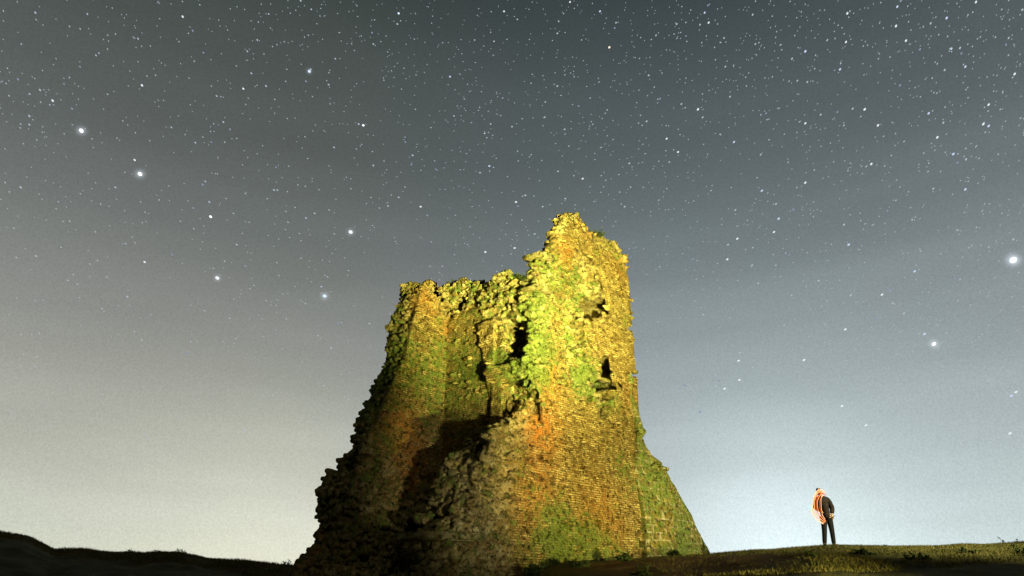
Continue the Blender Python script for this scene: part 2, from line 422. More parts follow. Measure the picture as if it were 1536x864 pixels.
tower = empty('ruined_tower', to_world(0, 0, 0), TH)
tag(tower, 'tall ruined castle tower of crumbling brick and rubble, floodlit yellow and green', 'ruined tower')
g, V, Q, tone, fac = build_tower()
moss_shade = np.full(len(V), .31); rust = np.full(len(V), .06)
def pb(px, py, plane, rr, w, arr):        # painted patch of growth, rust or recess shade on a wall plane
    k, v = plane
    if k == 'y': x, z = onY(px, py, v); c = (x, v, z)
    else: y, z = onX(px, py, v); c = (v, y, z)
    arr += w * blob(V, c, (rr, rr, rr))
for a in [(805, 470, ('x', 0), 1.0, .5), (795, 560, ('x', 0), 1.0, .5), (735, 540, ('x', 0), .7, .35), (830, 405, ('y', 0), .8, .3), (882, 565, ('y', 0), .7, .6), (884, 440, ('y', 0), .85, .62),  # scar and recess patches greened darker in place of shade
          (905, 600, ('y', 0), .5, .4), (862, 500, ('y', 0), .6, .45), (640, 560, ('y', 4.2), .7, .15), (600, 520, ('y', 4.6), .5, .2), (830, 810, ('y', 0), 1.0, .5), (900, 835, ('y', 0), 1.2, .4), (580, 560, ('y', 5), 1.0, .35), (550, 600, ('y', 5), 1.3, .4),
          (600, 470, ('y', 5), .9, .15), (690, 440, ('x', 0), .8, .2), (740, 430, ('x', 0), .9, .2), (700, 560, ('x', 0), 1.4, .25), (930, 700, ('y', 0), .6, .25),
          (500, 780, ('y', 5), 1.6, .2), (640, 620, ('y', 4.2), 1.0, .15)]:
    pb(*a, moss_shade)
for a in [(905, 480, ('y', 0), .8, -.35), (930, 540, ('y', 0), .9, -.45), (860, 360, ('y', 0), .8, -.25), (925, 430, ('y', 0), .8, -.35), (835, 660, ('y', 0), 1.2, -.35), (880, 700, ('y', 0), 1.2, -.3), (640, 455, ('y', 4.2), .7, -.3)]:
    pb(*a, moss_shade)
for a in [(825, 570, ('y', 0), .55, 1.0), (812, 640, ('y', 0), .8, 1.1), (850, 385, ('y', 0), .6, .8), (800, 740, ('y', 0), 1.0, .8), (905, 790, ('y', 0), 1.1, .7), (640, 450, ('y', 4.2), .6, .6),
          (600, 630, ('y', 4.2), 1.0, .9), (668, 495, ('x', 0), .4, .7), (930, 400, ('y', 0), .7, .4), (950, 600, ('y', 0), .6, .4), (885, 350, ('y', 0), .6, .4), (470, 830, ('y', 5), .8, .7), (610, 700, ('y', 4.2), 1.0, .8)]:
    pb(*a, rust)
wedge = (V[:, 0] < -.02) & (V[:, 0] > -.7); pw = blob(V, (-.3, onX(733, 500, 0)[0], onX(733, 520, 0)[1]), (.5, .55, 1.6)) * wedge
moss_shade -= .15 * pw; tone = np.clip(tone + .5 * pw, 0, 1)  # pilaster lightened in colour so it reads as lit
C = V[Q].mean(1)
sel_cross = (C[:, 0] < 1.5) & (C[:, 1] > 1.75) & (C[:, 1] < 4.2) & (C[:, 0] > -.75) & (C[:, 2] > 5.2)
sel_left = (C[:, 1] >= 1.75) & (C[:, 0] < .6) & ~sel_cross
sel_stub = (C[:, 0] < -.15) & (C[:, 1] < 1.75) & (C[:, 2] < 7.6)
sel_main = ~(sel_cross | sel_left | sel_stub)
def main_piece(q):                        # drop crumbs that float free of the masonry
    lab = np.arange(len(V))
    for _ in range(400):
        m_ = lab[q].min(1); new = lab.copy()
        for c_ in range(4): np.minimum.at(new, q[:, c_], m_)
        new = new[new]
        if (new == lab).all(): break
        lab = new
    l = lab[q[:, 0]]; u_, n_ = np.unique(l, return_counts=True); return q[l == u_[n_.argmax()]]
def part(name, sel, label, mat=M_WALL):
    q = main_piece(Q[sel]); used, inv = np.unique(q, return_inverse=True)
    o = mesh_obj(name, V[used], inv.reshape(q.shape), mat, tower)
    for nme, arr in (('tone', tone), ('facing', fac), ('moss_shade', moss_shade), ('rust', rust)): set_attr(o.data, nme, arr[used])
    if label: o['label'] = label
    return o
part('wall', sel_main, 'tall wall of golden brick with an arched window')
part('wall', sel_cross, 'recessed wall with an arched niche and a tapering pilaster')
part('wall', sel_left, 'broken side wall with a heap of dark rubble below it')
part('wall', sel_stub, 'low collapsed wall stump of pale loose rubble')

# arch ring of the window, its sill bar, capstone, ledge slab
def rough_box(name, c, hs, rot, mat, parent, seed=0, bev=.03, bulge=.02, sub=3):
    import bmesh
    bm = bmesh.new(); bmesh.ops.create_cube(bm, size=2)
    for v in bm.verts: v.co = Vector((v.co.x * hs[0], v.co.y * hs[1], v.co.z * hs[2]))
    bmesh.ops.bevel(bm, geom=bm.edges[:], offset=bev, segments=2, affect='EDGES')
    bmesh.ops.subdivide_edges(bm, edges=bm.edges[:], cuts=sub, use_grid_fill=True)
    r = random.Random(seed); ph = [r.uniform(0, 6) for _ in range(6)]
    for v in bm.verts:
        p = v.co; k = math.sin(p.x * 9 + ph[0]) * math.sin(p.y * 11 + ph[1]) + math.sin(p.z * 17 + ph[2] + p.x * 5)
        v.co = p + p.normalized() * bulge * k
    me = bpy.data.meshes.new(name); bm.to_mesh(me); bm.free()
    me.polygons.foreach_set('use_smooth', np.ones(len(me.polygons), dtype=bool))
    me.materials.append(mat); o = bpy.data.objects.new(name, me); COL.objects.link(o)
    o.parent = parent; o.location = c; o.rotation_euler = rot
    n = len(me.vertices)
    for nm, v in (('tone', .6), ('facing', 0), ('moss_shade', .45), ('rust', 0)): set_attr(me, nm, np.full(n, v))
    return o
x, z = onY(912, 565, 0)
rough_box('lintel', (x, .3, z - .04), (.42, .16, .05), (0, .04, 0), M_WALL, tower, 1)['label'] = 'dark stone bar across the arched window'
x, z = onY(811, 387, 0)
rough_box('capstone', (x, .15, z + .05), (.36, .4, .08), (.05, -.12, .1), M_WALL, tower, 2)
x, z = onY(660, 803, -.1)
rough_box('ledge_slab', (x + .35, .35, z), (.9, .75, .10), (.03, -.02, -.15), M_WALL, tower, 3)
y, z = onX(796, 432, 0)
rough_box('ledge_slab', (.3, y, z), (.4, .42, .06), (.1, 0, 0), M_WALL, tower, 4)

# ---- buttress
def build_buttress():
    h = .05
    g = Grid((4.6, -.9, -.2), (10.4, 3.6, 9.2), h)
    X, Y, Z = g.X, g.Y, g.Z
    pr = [onY(*p, -.4) for p in [(962, 590), (967, 604), (974, 642), (992, 680), (999, 694), (1018, 732), (1044, 784), (1066, 836), (1082, 866)]]
    p = np.array(sorted([(z, x) for x, z in pr])); xo = np.interp(g.ax[2], p[:, 0], p[:, 1])[None, None, :]
    n1 = g.noise(.8, seed=31); nh = g.noise(.3, seed=32)
    bat = .10 + .075 * np.clip(8 - Z, 0, 9)
    # notch (recessed bond) between the wall and the battered stone part
    d = np.maximum(np.maximum(5.15 + .1 * np.sin(Z * 2) - X, (X - xo) * .85), np.maximum(-bat + .22 * sstep(6.3, 5.7, X) * sstep(7.2, 5.5, Z) - Y, Y - 2.6))
    d = np.maximum(d, Z - 9.0)
    d = d + .03 * n1 + .02 * nh
    # eroded band under the cap
    sc = np.sqrt(((X - pr[3][0] + .3) / .55) ** 2 + ((Z - pr[3][1] - .1) / .75) ** 2 + ((Y + .2) / .25) ** 2) - 1 + .4 * n1
    d = np.maximum(d, -sc * .25).astype(np.float32)
    d = d * np.ones(tuple(g.n), np.float32)
    T = (.5 + .4 * n1).astype(np.float32)
    dims = ((np.array([10.2, 3.4, 9]) - g.lo) / np.array([.24, .24, .15])).astype(int)
    ii = np.stack(np.meshgrid(*[np.arange(q) for q in dims], indexing='ij'), -1).reshape(-1, 3)
    Pj = g.lo + (ii + .5 + RNG.uniform(-.4, .4, ii.shape)) * np.array([.24, .24, .15])
    s = sample(g, d, Pj); sc_ = sample(g, (sc * np.ones(tuple(g.n))).astype(np.float32), Pj)
    k = (s > -.1) & (s < .03) & (((sc_ < .2)) | (np.random.default_rng(2).random(len(Pj)) < .05))
    stamp_stones(g, d, T, Pj[k], ((.1, .17), (.08, .12), (.05, .09)), 33, rot=.2)
    d[:, :, 0] = 1; d[0] = 1; d[-1] = 1; d[:, 0] = 1; d[:, -1] = 1
    V, Q = surface_nets(g, d)
    return V, Q, np.clip(sample(g, T, V), 0, 1), 1 - .8 * (sample(g, (sc * np.ones(tuple(g.n))).astype(np.float32), V) < .2)
bV, bQ, bT, bF = build_buttress()
o = mesh_obj('buttress', bV, bQ, M_BUTT, tower); o['label'] = 'sloping green buttress of squared stones'
for nm, arr in (('tone', bT), ('facing', bF), ('moss_shade', np.full(len(bV), .54)), ('rust', .35 * blob(bV, (6.2, -.3, 3.4), (.7, 1, 1.6)))): set_attr(o.data, nm, arr)

# ------------------------------------------------------------------ terrain
sky_l = [(-400, 760), (-100, 792), (0, 803), (25, 807), (45, 811), (82, 827), (120, 828), (190, 832), (215, 834), (262, 831), (280, 833), (310, 839), (370, 844), (430, 850), (520, 858), (700, 856),
         (850, 842), (960, 838), (1062, 834), (1130, 828), (1190, 825), (1230, 821.5), (1262, 820), (1320, 821), (1400, 821), (1470, 818), (1536, 815), (1700, 808), (2000, 800)]
sky_Y = [(-400, 40), (0, 34), (300, 30), (520, 27), (800, 25), (1062, 24), (1230, 23), (1400, 24), (1536, 25), (2000, 28)]
tab = []
for px, py in sky_l:
    Yc = np.interp(px, [a for a, _ in sky_Y], [b for _, b in sky_Y]); P = at(px, py, Yc)
    tab.append((P[0] / P[1], P[2], Yc))
tab = np.array(tab)
_r = np.random.default_rng(77); _L = _r.uniform(-1, 1, (256, 256))
def vn(x, y, s):
    x = np.asarray(x) / s + 1000; y = np.asarray(y) / s + 1000; xi = np.floor(x).astype(int); yi = np.floor(y).astype(int); fx = x - xi; fy = y - yi
    fx = fx * fx * (3 - 2 * fx); fy = fy * fy * (3 - 2 * fy); q = lambda a, b: _L[a % 256, b % 256]
    return (q(xi, yi) * (1 - fx) + q(xi + 1, yi) * fx) * (1 - fy) + (q(xi, yi + 1) * (1 - fx) + q(xi + 1, yi + 1) * fx) * fy
def ground(x, y):
    x = np.asarray(x, float); y = np.asarray(y, float)
    s = x / np.maximum(y, 3.0); zc = np.interp(s, tab[:, 0], tab[:, 1]); yc = np.interp(s, tab[:, 0], tab[:, 2])
    t = np.clip(y / yc, 0, 1); up = zc * (.25 * t + .75 * t * t * (3 - 2 * t)) 
    dn = np.clip(y - yc - 1.0, 0, None); dz = zc - .004 * dn ** 2 / (1 + .012 * dn) - .02 * dn
    z = np.where(y <= yc, up, np.maximum(dz, -22))
    near = np.clip(1 - np.abs(y - 15) / 60, 0, 1)
    n = .05 * vn(x, y, 1.7) + .03 * vn(x, y, .6) + .012 * vn(x, y, .22)
    n = n + sstep(-5, -8, x) * (.09 * vn(x, y, 1.3) + .05 * vn(x, y, .5))
    n = n * sstep(0, 6, y) * near * (1 - .5 * sstep(yc - 2.5, yc, y))
    return z + n
def axis(segs):
    out = []
    for a, b, n in segs: out += list(np.linspace(a, b, n, endpoint=False))
    return np.array(out + [segs[-1][1]])
gx = axis([(-9000, -800, 12), (-800, -60, 30), (-60, -24, 60), (-24, 24, 480), (24, 60, 60), (60, 800, 30), (800, 9000, 12)])
gy = axis([(-9000, -600, 10), (-600, -20, 20), (-20, 8, 40), (8, 36, 340), (36, 90, 50), (90, 800, 30), (800, 9000, 12)])
GX, GY = np.meshgrid(gx, gy, indexing='ij'); GZ = ground(GX, GY)
GZ = np.where(GY < -20, np.maximum(-.02 * (-20 - GY), -22), GZ)
gv = np.stack([GX, GY, GZ], -1).reshape(-1, 3); nx, ny = len(gx), len(gy)
ii = (np.arange(nx - 1)[:, None] * ny + np.arange(ny - 1)[None]).ravel()
gq = np.stack([ii, ii + ny, ii + ny + 1, ii + 1], 1)
m, nt, b = new_mat('turf')
tc = nt.new('ShaderNodeTexCoord').outputs['Object']
f = nt.ramp(nt.noise(tc, 1.1, 6, .65), [(.35, 0.0), (.62, 1.0)]); f2 = nt.noise(tc, 16, 5, .7)
colg = nt.mix(f, (.04, .045, .010), (.10, .088, .024)); colg = nt.mix(nt.ramp(f2, [(.3, 0.0), (.8, .6)]), colg, (.06, .07, .018))
sx = nt.new('ShaderNodeSeparateXYZ'); nt.link(tc, sx.inputs[0])
# bare earth on the approach beside the tower
ex_ = nt.vmath('LENGTH', nt.vmath('MULTIPLY', nt.vmath('SUBTRACT', tc, (4.2, 18.5, 2.2)), (.3, .32, 0)))
ef = nt.ramp(nt.math('ADD', ex_, nt.math('MULTIPLY', nt.math('SUBTRACT', nt.noise(tc, 1.5, 5), .5), 1.2)), [(.7, 1.0), (1.0, 0.0)])
colg = nt.mix(ef, colg, nt.mix(f2, (.09, .055, .018), (.17, .11, .04)))
nt.link(colg, b.inputs['Base Color'])
bp = nt.new('ShaderNodeBump'); bp.inputs['Distance'].default_value = .06; nt.link(nt.math('ADD', f2, nt.noise(tc, 5, 4)), bp.inputs['Height']); nt.link(bp.outputs[0], b.inputs['Normal'])
M_TURF = m
tag(mesh_obj('ground', gv, gq, M_TURF), kind='structure')

# ---- grass blades (uncountable)
def grass(name, N, sampler, h0, h1, mat, label):
    P = sampler(N); n = len(P); z = ground(P[:, 0], P[:, 1]) - .01
    a = RNG.uniform(0, math.pi * 2, n); hh = RNG.uniform(h0, h1, n) * (1 + .5 * vn(P[:, 0], P[:, 1], .8)); w = RNG.uniform(.004, .009, n)
    hh = hh * (1 + .5 * (P[:, 0] < -6)); w = w * (1 + .5 * (P[:, 0] < -6))
    lean = RNG.normal(0, .35, (n, 2)) * hh[:, None]
    dx, dy = np.cos(a) * w, np.sin(a) * w
    b0 = np.stack([P[:, 0] - dx, P[:, 1] - dy, z], 1); b1 = np.stack([P[:, 0] + dx, P[:, 1] + dy, z], 1)
    m0 = np.stack([P[:, 0] - dx * .7 + lean[:, 0] * .35, P[:, 1] - dy * .7 + lean[:, 1] * .35, z + hh * .55], 1); m1 = m0 + np.stack([dx, dy, 0 * dx], 1) * 1.4
    t = np.stack([P[:, 0] + lean[:, 0], P[:, 1] + lean[:, 1], z + hh], 1); t2 = t + np.stack([dx, dy, 0 * dx], 1) * .2
    V = np.stack([b0, b1, m1, m0, t2, t], 1).reshape(-1, 3); k = np.arange(n)[:, None] * 6
    Q = np.concatenate([k + np.array([[0, 1, 2, 3]]), k + np.array([[3, 2, 4, 5]])])
    o = mesh_obj(name, V, Q, mat, smooth=False); tag(o, label, 'grass', kind='stuff'); return o
m, nt, b = new_mat('grass_blades')
tc = nt.new('ShaderNodeTexCoord').outputs['Object']
fl = nt.ramp(nt.noise(tc, 1.1, 6, .65), [(.35, 0.0), (.62, 1.0)])
nt.link(nt.mix(nt.noise(tc, 40, 2), nt.mix(fl, (.045, .048, .010), (.11, .10, .026)), nt.mix(fl, (.08, .08, .018), (.19, .155, .05))), b.inputs['Base Color'])
M_GRASS = m
def samp(N):
    px = RNG.uniform(-40, 1600, N); s = (px - 768) / F / 1.06; yc = np.interp(s, tab[:, 0], tab[:, 2])
    y = yc - RNG.random(N) ** 1.3 * 9 + .4; x = s * y
    k = ~((x < 3.4) & (x > -5.5)) | (y < 15.5)
    earth = np.hypot((x - 4.2) * .3, (y - 18.5) * .32) + .35 * vn(x, y, .9) < .85
    k &= ~(earth & (RNG.random(N) < .9))
    return np.stack([x, y], 1)[k]
grass('grass', 150000, samp, .02, .07, M_GRASS, 'short rough turf covering the hilltop around the tower')

# ---- weeds / shrubs
M_LEAF = simple('dark_leaf', (.035, .055, .014), .7, .4, 8); M_STEM = simple('dry_stem', (.09, .07, .03), .9)
def plant(name, loc, rad, hgt, nst, nlf, lsz, label, cat, group=None, spread=.9, seed=0, droop=.2, parent_rot=0):
    r = random.Random(seed); root = empty(name, loc); tag(root, label, cat, group)
    sv, sf, lv, lf = [], [], [], []
    for s in range(nst):
        a = r.uniform(0, 6.283); ln = hgt * r.uniform(.55, 1.1); sp_ = spread * r.random() ** .6
        p = Vector((math.cos(a), math.sin(a), 0)) * rad * .12 * r.random(); d = Vector((math.cos(a) * sp_ * rad / hgt, math.sin(a) * sp_ * rad / hgt, 1)).normalized()
        pts = [p.copy()]
        for k in range(5):
            p = p + d * ln / 5; d = (d + Vector((r.gauss(0, .15), r.gauss(0, .15), -droop * r.random()))).normalized(); pts.append(p.copy())
        for k in range(5):
            w0 = .006 * (1 - k / 6); b0 = len(sv)
            for q, w in ((pts[k], w0), (pts[k + 1], w0 * .8)):
                for j in range(3): sv.append(q + Vector((math.cos(j * 2.094), math.sin(j * 2.094), 0)) * w)
            for j in range(3): sf.append((b0 + j, b0 + (j + 1) % 3, b0 + 3 + (j + 1) % 3, b0 + 3 + j))
        for k in range(nlf):
            t = r.uniform(.25, 1) * 4.99; i = int(t); q = pts[i].lerp(pts[i + 1], t - i)
            u = Vector((r.gauss(0, 1), r.gauss(0, 1), r.gauss(.2, .7))).normalized(); w = u.cross(Vector((r.gauss(0, 1), r.gauss(0, 1), r.gauss(0, 1)))).normalized()
            L = lsz * r.uniform(.6, 1.3); b0 = len(lv)
            lv += [q, q + u * L * .5 + w * L * .28, q + u * L, q + u * L * .5 - w * L * .28]; lf.append((b0, b0 + 1, b0 + 2, b0 + 3))
    mesh_obj('stem', sv, sf, M_STEM, root, False); mesh_obj('foliage', lv, lf, M_LEAF, root, False)
    return root
def gpt(px, Y, dz=-.02):
    s = (px - 768) / F / 1.07; x = s * Y; return Vector((x, Y, float(ground(x, Y)) + dz))
shr = [(1215, 17.2, .9, 'low dark bramble patch below the standing person'), (1290, 18.0, 1.0, 'dark low bush right of the person, under the small weed tuft'), (1375, 17.0, 1.1, 'dark bush third from the right frame edge'),
       (1450, 18.3, 1.0, 'dark bush second from the right frame edge'), (1530, 17.6, 1.2, 'dark bush at the right frame edge'), (960, 16.6, .7, 'dark mossy plant clump in front of the golden wall foot')]
for i, (px, Yp, rd, lb) in enumerate(shr):
    plant('low_shrub', gpt(px, Yp), rd, .22, 90, 26, .06, lb, 'bush', 'low dark bushes on the grass bank', spread=1.2, seed=i + 40, droop=.5)
plant('weed_tuft', gpt(1327, 23.6), .22, .13, 26, 14, .035, 'small dark weed tuft on the skyline right of the person', 'weed', seed=60)
plant('thistle', gpt(1512, 24.6), .14, .36, 1, 26, .05, 'thin spiky thistle on the skyline near the right edge', 'weed', seed=61)
plant('thistle', gpt(1530, 24.8), .10, .28, 1, 20, .05, 'short thin thistle on the skyline at the very right edge', 'weed', seed=62)
for i, (px, rd, h, lb) in enumerate([(196, .35, .30, 'sparse weed clump on the left hill where the skyline steps down'), (272, .6, .30, 'wide weed clump at the middle hump of the left hill'), (236, .3, .2, 'small weed clump left of the middle hump on the left hill'), (432, .3, .3, 'thin weeds on the ridge just left of the rubble')]):
    Yc = float(np.interp(px, [a for a, _ in sky_Y], [c for _, c in sky_Y])); plant('weed_clump', gpt(px, Yc - .2), rd, h, 24, 8, .06, lb, 'weed', seed=70 + i)
# growth on the wall heads
def topplant(px, py, pl, rd, h, lb, seed, n=26):
    k, v = pl
    if k == 'y': x, z = onY(px, py, v); P = to_world(x, v + .25, z)
    else: y, z = onX(px, py, v); P = to_world(v + .25, y, z)
    plant('wall_plant', P, rd, h, n, 16, .07, lb, 'plant', seed=seed)
for i, (px, Yp, rd, h, lb) in enumerate([(800, 18.6, .5, .3, 'leafy green clump at the foot of the rusty lower wall'), (868, 19.3, .6, .28, 'leafy green clump at the foot of the wall, left of its corner'),
                                     (935, 20.6, .45, .25, 'small leafy clump where wall and buttress meet the ground'), (1010, 22.6, .4, .2, 'low leafy clump at the foot of the sloping buttress')]):
    plant('leafy_clump', gpt(px, Yp), rd, h, 60, 20, .07, lb, 'plant', seed=90 + i)
topplant(904, 356, ('y', 0), .4, .42, 'dark bush growing in the dip right of the tower peak', 80, 40)
topplant(884, 340, ('y', 0), .22, .25, 'small dark sprig just right of the tower peak', 81)
topplant(777, 420, ('x', 0), .35, .35, 'dark leafy clump on the recessed wall head beside the notch', 82)
topplant(768, 418, ('x', 0), .2, .25, 'little tuft on the middle of the recessed wall head', 83)
topplant(672, 428, ('x', 0), .3, .3, 'dark weed in the dip of the wall head over the inner corner', 84)

# ------------------------------------------------------------------ person
P0 = at(1244, 821.5, 22.3); P0[2] = float(ground(P0[0], P0[1]))
person = empty('person', Vector((P0[0], P0[1], P0[2] - .0)), 0)
tag(person, 'person in a dark jacket and trousers standing on the grassy rise, head bowed, lit orange', 'person')
def skin(name, V, E, Rd, mat, parent, root=0, sub=2):
    me = bpy.data.meshes.new(name); me.from_pydata([tuple(v) for v in V], E, []); me.materials.append(mat)
    o = bpy.data.objects.new(name, me); COL.objects.link(o); o.parent = parent
    s = o.modifiers.new('skin', 'SKIN'); s.use_smooth_shade = True
    for i, r in enumerate(Rd):
        d = me.skin_vertices[0].data[i]; d.radius = (r, r) if isinstance(r, (int, float)) else r; d.use_root = (i == root)
    ss = o.modifiers.new('sub', 'SUBSURF'); ss.levels = sub; ss.render_levels = sub
    return o
M_SKIN = simple('skin', (.5, .3, .2), .6, .1); M_JKT = simple('dark_jacket', (.03, .022, .022), .85); M_TRS = simple('dark_trousers', (.012, .014, .017), .85)
M_HAIR = simple('hair', (.03, .02, .012), .8); M_SHOE = simple('shoe_leather', (.015, .015, .015), .5)
def body():
    V, E, Rd = [], [], []
    def add(p, r, par=None):
        p = (p[0] + .11 * p[2], p[1], p[2]); V.append(p); Rd.append(r); i = len(V) - 1
        if par is not None: E.append((par, i))
        return i
    pel = add((-.02, 0, .95), .115)
    w = add((-.06, 0, 1.08), .115, pel); ch = add((-.10, .01, 1.28), .125, w); nb = add((-.14, .0, 1.44), .085, ch)
    nk = add((-.17, -.02, 1.51), (.055, .055), nb); hd = add((-.205, -.05, 1.60), (.075, .09), nk); hc = add((-.22, -.055, 1.68), (.07, .085), hd); add((-.225, -.05, 1.74), (.035, .045), hc)
    nose = add((-.215, -.155, 1.61), .014, hd)
    for s, hip, knee, ank, toe in ((-1, (-.10, 0, .86), (-.12, -.03, .47), (-.13, .01, .08), (-.16, -.16, .035)), (1, (.07, 0, .86), (.115, -.02, .47), (.165, .02, .08), (.20, -.14, .035))):
        h = add(hip, .085, pel); k = add(knee, .057, h); cf = add(tuple(a * .65 + b_ * .35 for a, b_ in zip(knee, ank)), .052, k); a = add(ank, .038, cf); add(toe, .03, a)
    # arms: image-left arm reaches forward and down towards the light trails; image-right arm bent, hand on the hip
    for sh, el, wr, pd in (((-.31, 0, 1.39), (-.40, -.13, 1.14), (-.30, -.34, 1.0), (-.25, -.9, -.35)), ((.08, .01, 1.39), (.215, .06, 1.13), (.145, -.04, .93), (-.15, -.35, -.9))):
        s = add(sh, .06, nb); e = add(el, .042, s); wv = add(wr, .028, e)
        d = Vector(pd).normalized(); side = d.cross(Vector((0, 0, 1))).normalized(); up = side.cross(d)
        pm = Vector(wr) + d * .05; pi = add(tuple(pm), .026, wv)
        for k, (off, ln) in enumerate(((-.028, .066), (-.009, .078), (.010, .072), (.027, .056))):
            b0 = pm + d * .045 + side * off; f0 = add(tuple(b0), .0095, pi); f1 = add(tuple(b0 + d * ln * .5 - up * .012), .0088, f0); add(tuple(b0 + d * ln * .7 - up * .04), .0078, f1)
        t0 = pm + side * -.04 + d * .005; f0 = add(tuple(t0), .011, pi); add(tuple(t0 + d * .04 - up * .018), .009, f0)
    return skin('body', V, E, Rd, M_SKIN, person, 0, 2)
body()
def chain(name, pts, rads, edges, mat, sub=2, root=0): return skin(name, [(p[0] + .11 * p[2], p[1], p[2]) for p in pts], edges, rads, mat, person, root, sub)
chain('jacket', [(-.02, 0, .76), (-.06, 0, 1.08), (-.10, .01, 1.28), (-.14, .005, 1.43), (-.165, -.01, 1.49), (-.31, 0, 1.37), (-.40, -.13, 1.14), (-.31, -.31, 1.02), (.08, .01, 1.38), (.215, .06, 1.13), (.15, -.03, .96)],
      [(.20, .15), (.20, .14), (.225, .155), (.13, .10), (.075, .07), .095, .078, .055, .10, .085, .06],
      [(0, 1), (1, 2), (2, 3), (3, 4), (3, 5), (5, 6), (6, 7), (3, 8), (8, 9), (9, 10)], M_JKT)
chain('trousers', [(-.02, 0, .97), (-.10, 0, .84), (-.12, -.03, .47), (-.13, .01, .05), (.07, 0, .84), (.115, -.02, .47), (.165, .02, .05)],
      [(.19, .145), .11, .08, .066, .105, .078, .066], [(0, 1), (1, 2), (2, 3), (0, 4), (4, 5), (5, 6)], M_TRS)
for a, t in (((-.13, .03, .045), (-.165, -.2, .035)), ((.165, .04, .045), (.205, -.18, .035))):
    mid = tuple((p + q) / 2 for p, q in zip(a, t)); chain('shoe', [a, mid, t], [.05, .048, .036], [(0, 1), (1, 2)], M_SHOE)
chain('hair', [(-.205, -.0, 1.60), (-.215, -.025, 1.69), (-.22, -.04, 1.75)], [(.066, .05), (.083, .085), (.055, .06)], [(0, 1), (1, 2)], M_HAIR)
M_EYE = simple('eye_white', (.7, .7, .68), .3, .05)
for sx_ in (-.03, .03):
    import bmesh
    bm = bmesh.new(); bmesh.ops.create_uvsphere(bm, u_segments=10, v_segments=8, radius=.012); me = bpy.data.meshes.new('eye'); bm.to_mesh(me); bm.free(); me.materials.append(M_EYE)
    o = bpy.data.objects.new('eye', me); COL.objects.link(o); o.parent = person; o.location = (-.028 + sx_, -.128, 1.635)
# light trails in the air, modelled as solid glowing tubes
def tube(name, pts, rad, mat, parent, closed=False):
    cu = [Vector(p) for p in pts]; out = []
    n = len(cu)
    for i in range(n - 1):                # catmull-rom
        p0, p1, p2, p3 = cu[max(i - 1, 0)], cu[i], cu[i + 1], cu[min(i + 2, n - 1)]
        for k in range(10):
            t = k / 10; out.append(.5 * ((2 * p1) + (p2 - p0) * t + (2 * p0 - 5 * p1 + 4 * p2 - p3) * t * t + (3 * p1 - p0 - 3 * p2 + p3) * t ** 3))
    out.append(cu[-1]); V = []; Fc = []
    for i, p in enumerate(out):
        d = (out[min(i + 1, len(out) - 1)] - out[max(i - 1, 0)]).normalized(); s = d.cross(Vector((0, 1, .1))).normalized(); u = s.cross(d)
        for j in range(8): V.append(p + (s * math.cos(j * math.pi / 4) + u * math.sin(j * math.pi / 4)) * rad)
        if i:
            for j in range(8): Fc.append(((i - 1) * 8 + j, (i - 1) * 8 + (j + 1) % 8, i * 8 + (j + 1) % 8, i * 8 + j))
    return mesh_obj(name, V, Fc, mat, parent)
trail_root = empty('light_trail', Vector((P0[0], P0[1], P0[2])), 0)
tag(trail_root, 'looped orange and white light trails in front of the person, modelled as glowing tubes', 'light')
M_C1 = emit('trail_white_orange', (1.0, .42, .14), 1.5); M_C2 = emit('trail_orange', (1.0, .15, .03), 1.0); M_C3 = emit('trail_pale', (1, .62, .32), 1.6)
def zp(x, y, d): return ((x - 550) * .0039 + .17 * (640 - y) * .0039, d, (640 - y) * .0039 * .985)
tube('trail_tube', [zp(505, 222, -.17), zp(470, 208, -.2), zp(430, 222, -.26), zp(402, 270, -.3), zp(390, 330, -.34), zp(378, 372, -.36), zp(396, 420, -.38), zp(430, 455, -.38), zp(468, 474, -.36)], .013, M_C3, trail_root)
tube('trail_tube', [zp(500, 240, -.19), zp(455, 225, -.24), zp(420, 260, -.28), zp(404, 320, -.32), zp(408, 385, -.36), zp(435, 430, -.38), zp(480, 462, -.36)], .011, M_C1, trail_root)
tube('trail_tube', [zp(495, 235, -.2), zp(455, 258, -.24), zp(430, 310, -.3), zp(430, 375, -.36), zp(455, 425, -.37), zp(490, 456, -.34)], .009, M_C1, trail_root)
tube('trail_tube', [zp(475, 260, -.22), zp(452, 300, -.28), zp(448, 370, -.34), zp(465, 420, -.35), zp(492, 450, -.32)], .008, M_C2, trail_root)
tube('trail_tube', [zp(510, 250, -.2), zp(480, 236, -.22), zp(440, 236, -.25), zp(414, 290, -.3)], .010, M_C2, trail_root)

tube('trail_tube', [zp(508, 232, -.18), zp(468, 216, -.21), zp(424, 242, -.27), zp(396, 300, -.32), zp(386, 360, -.35), zp(404, 412, -.37), zp(440, 452, -.38), zp(474, 468, -.36)], .009, M_C1, trail_root)
tube('trail_tube', [zp(498, 246, -.2), zp(462, 240, -.24), zp(424, 290, -.3), zp(418, 370, -.35), zp(446, 432, -.38), zp(484, 468, -.35)], .008, M_C2, trail_root)
tube('trail_tube', [zp(488, 250, -.21), zp(466, 276, -.25), zp(458, 340, -.32), zp(462, 400, -.35), zp(486, 440, -.33)], .007, M_C3, trail_root)
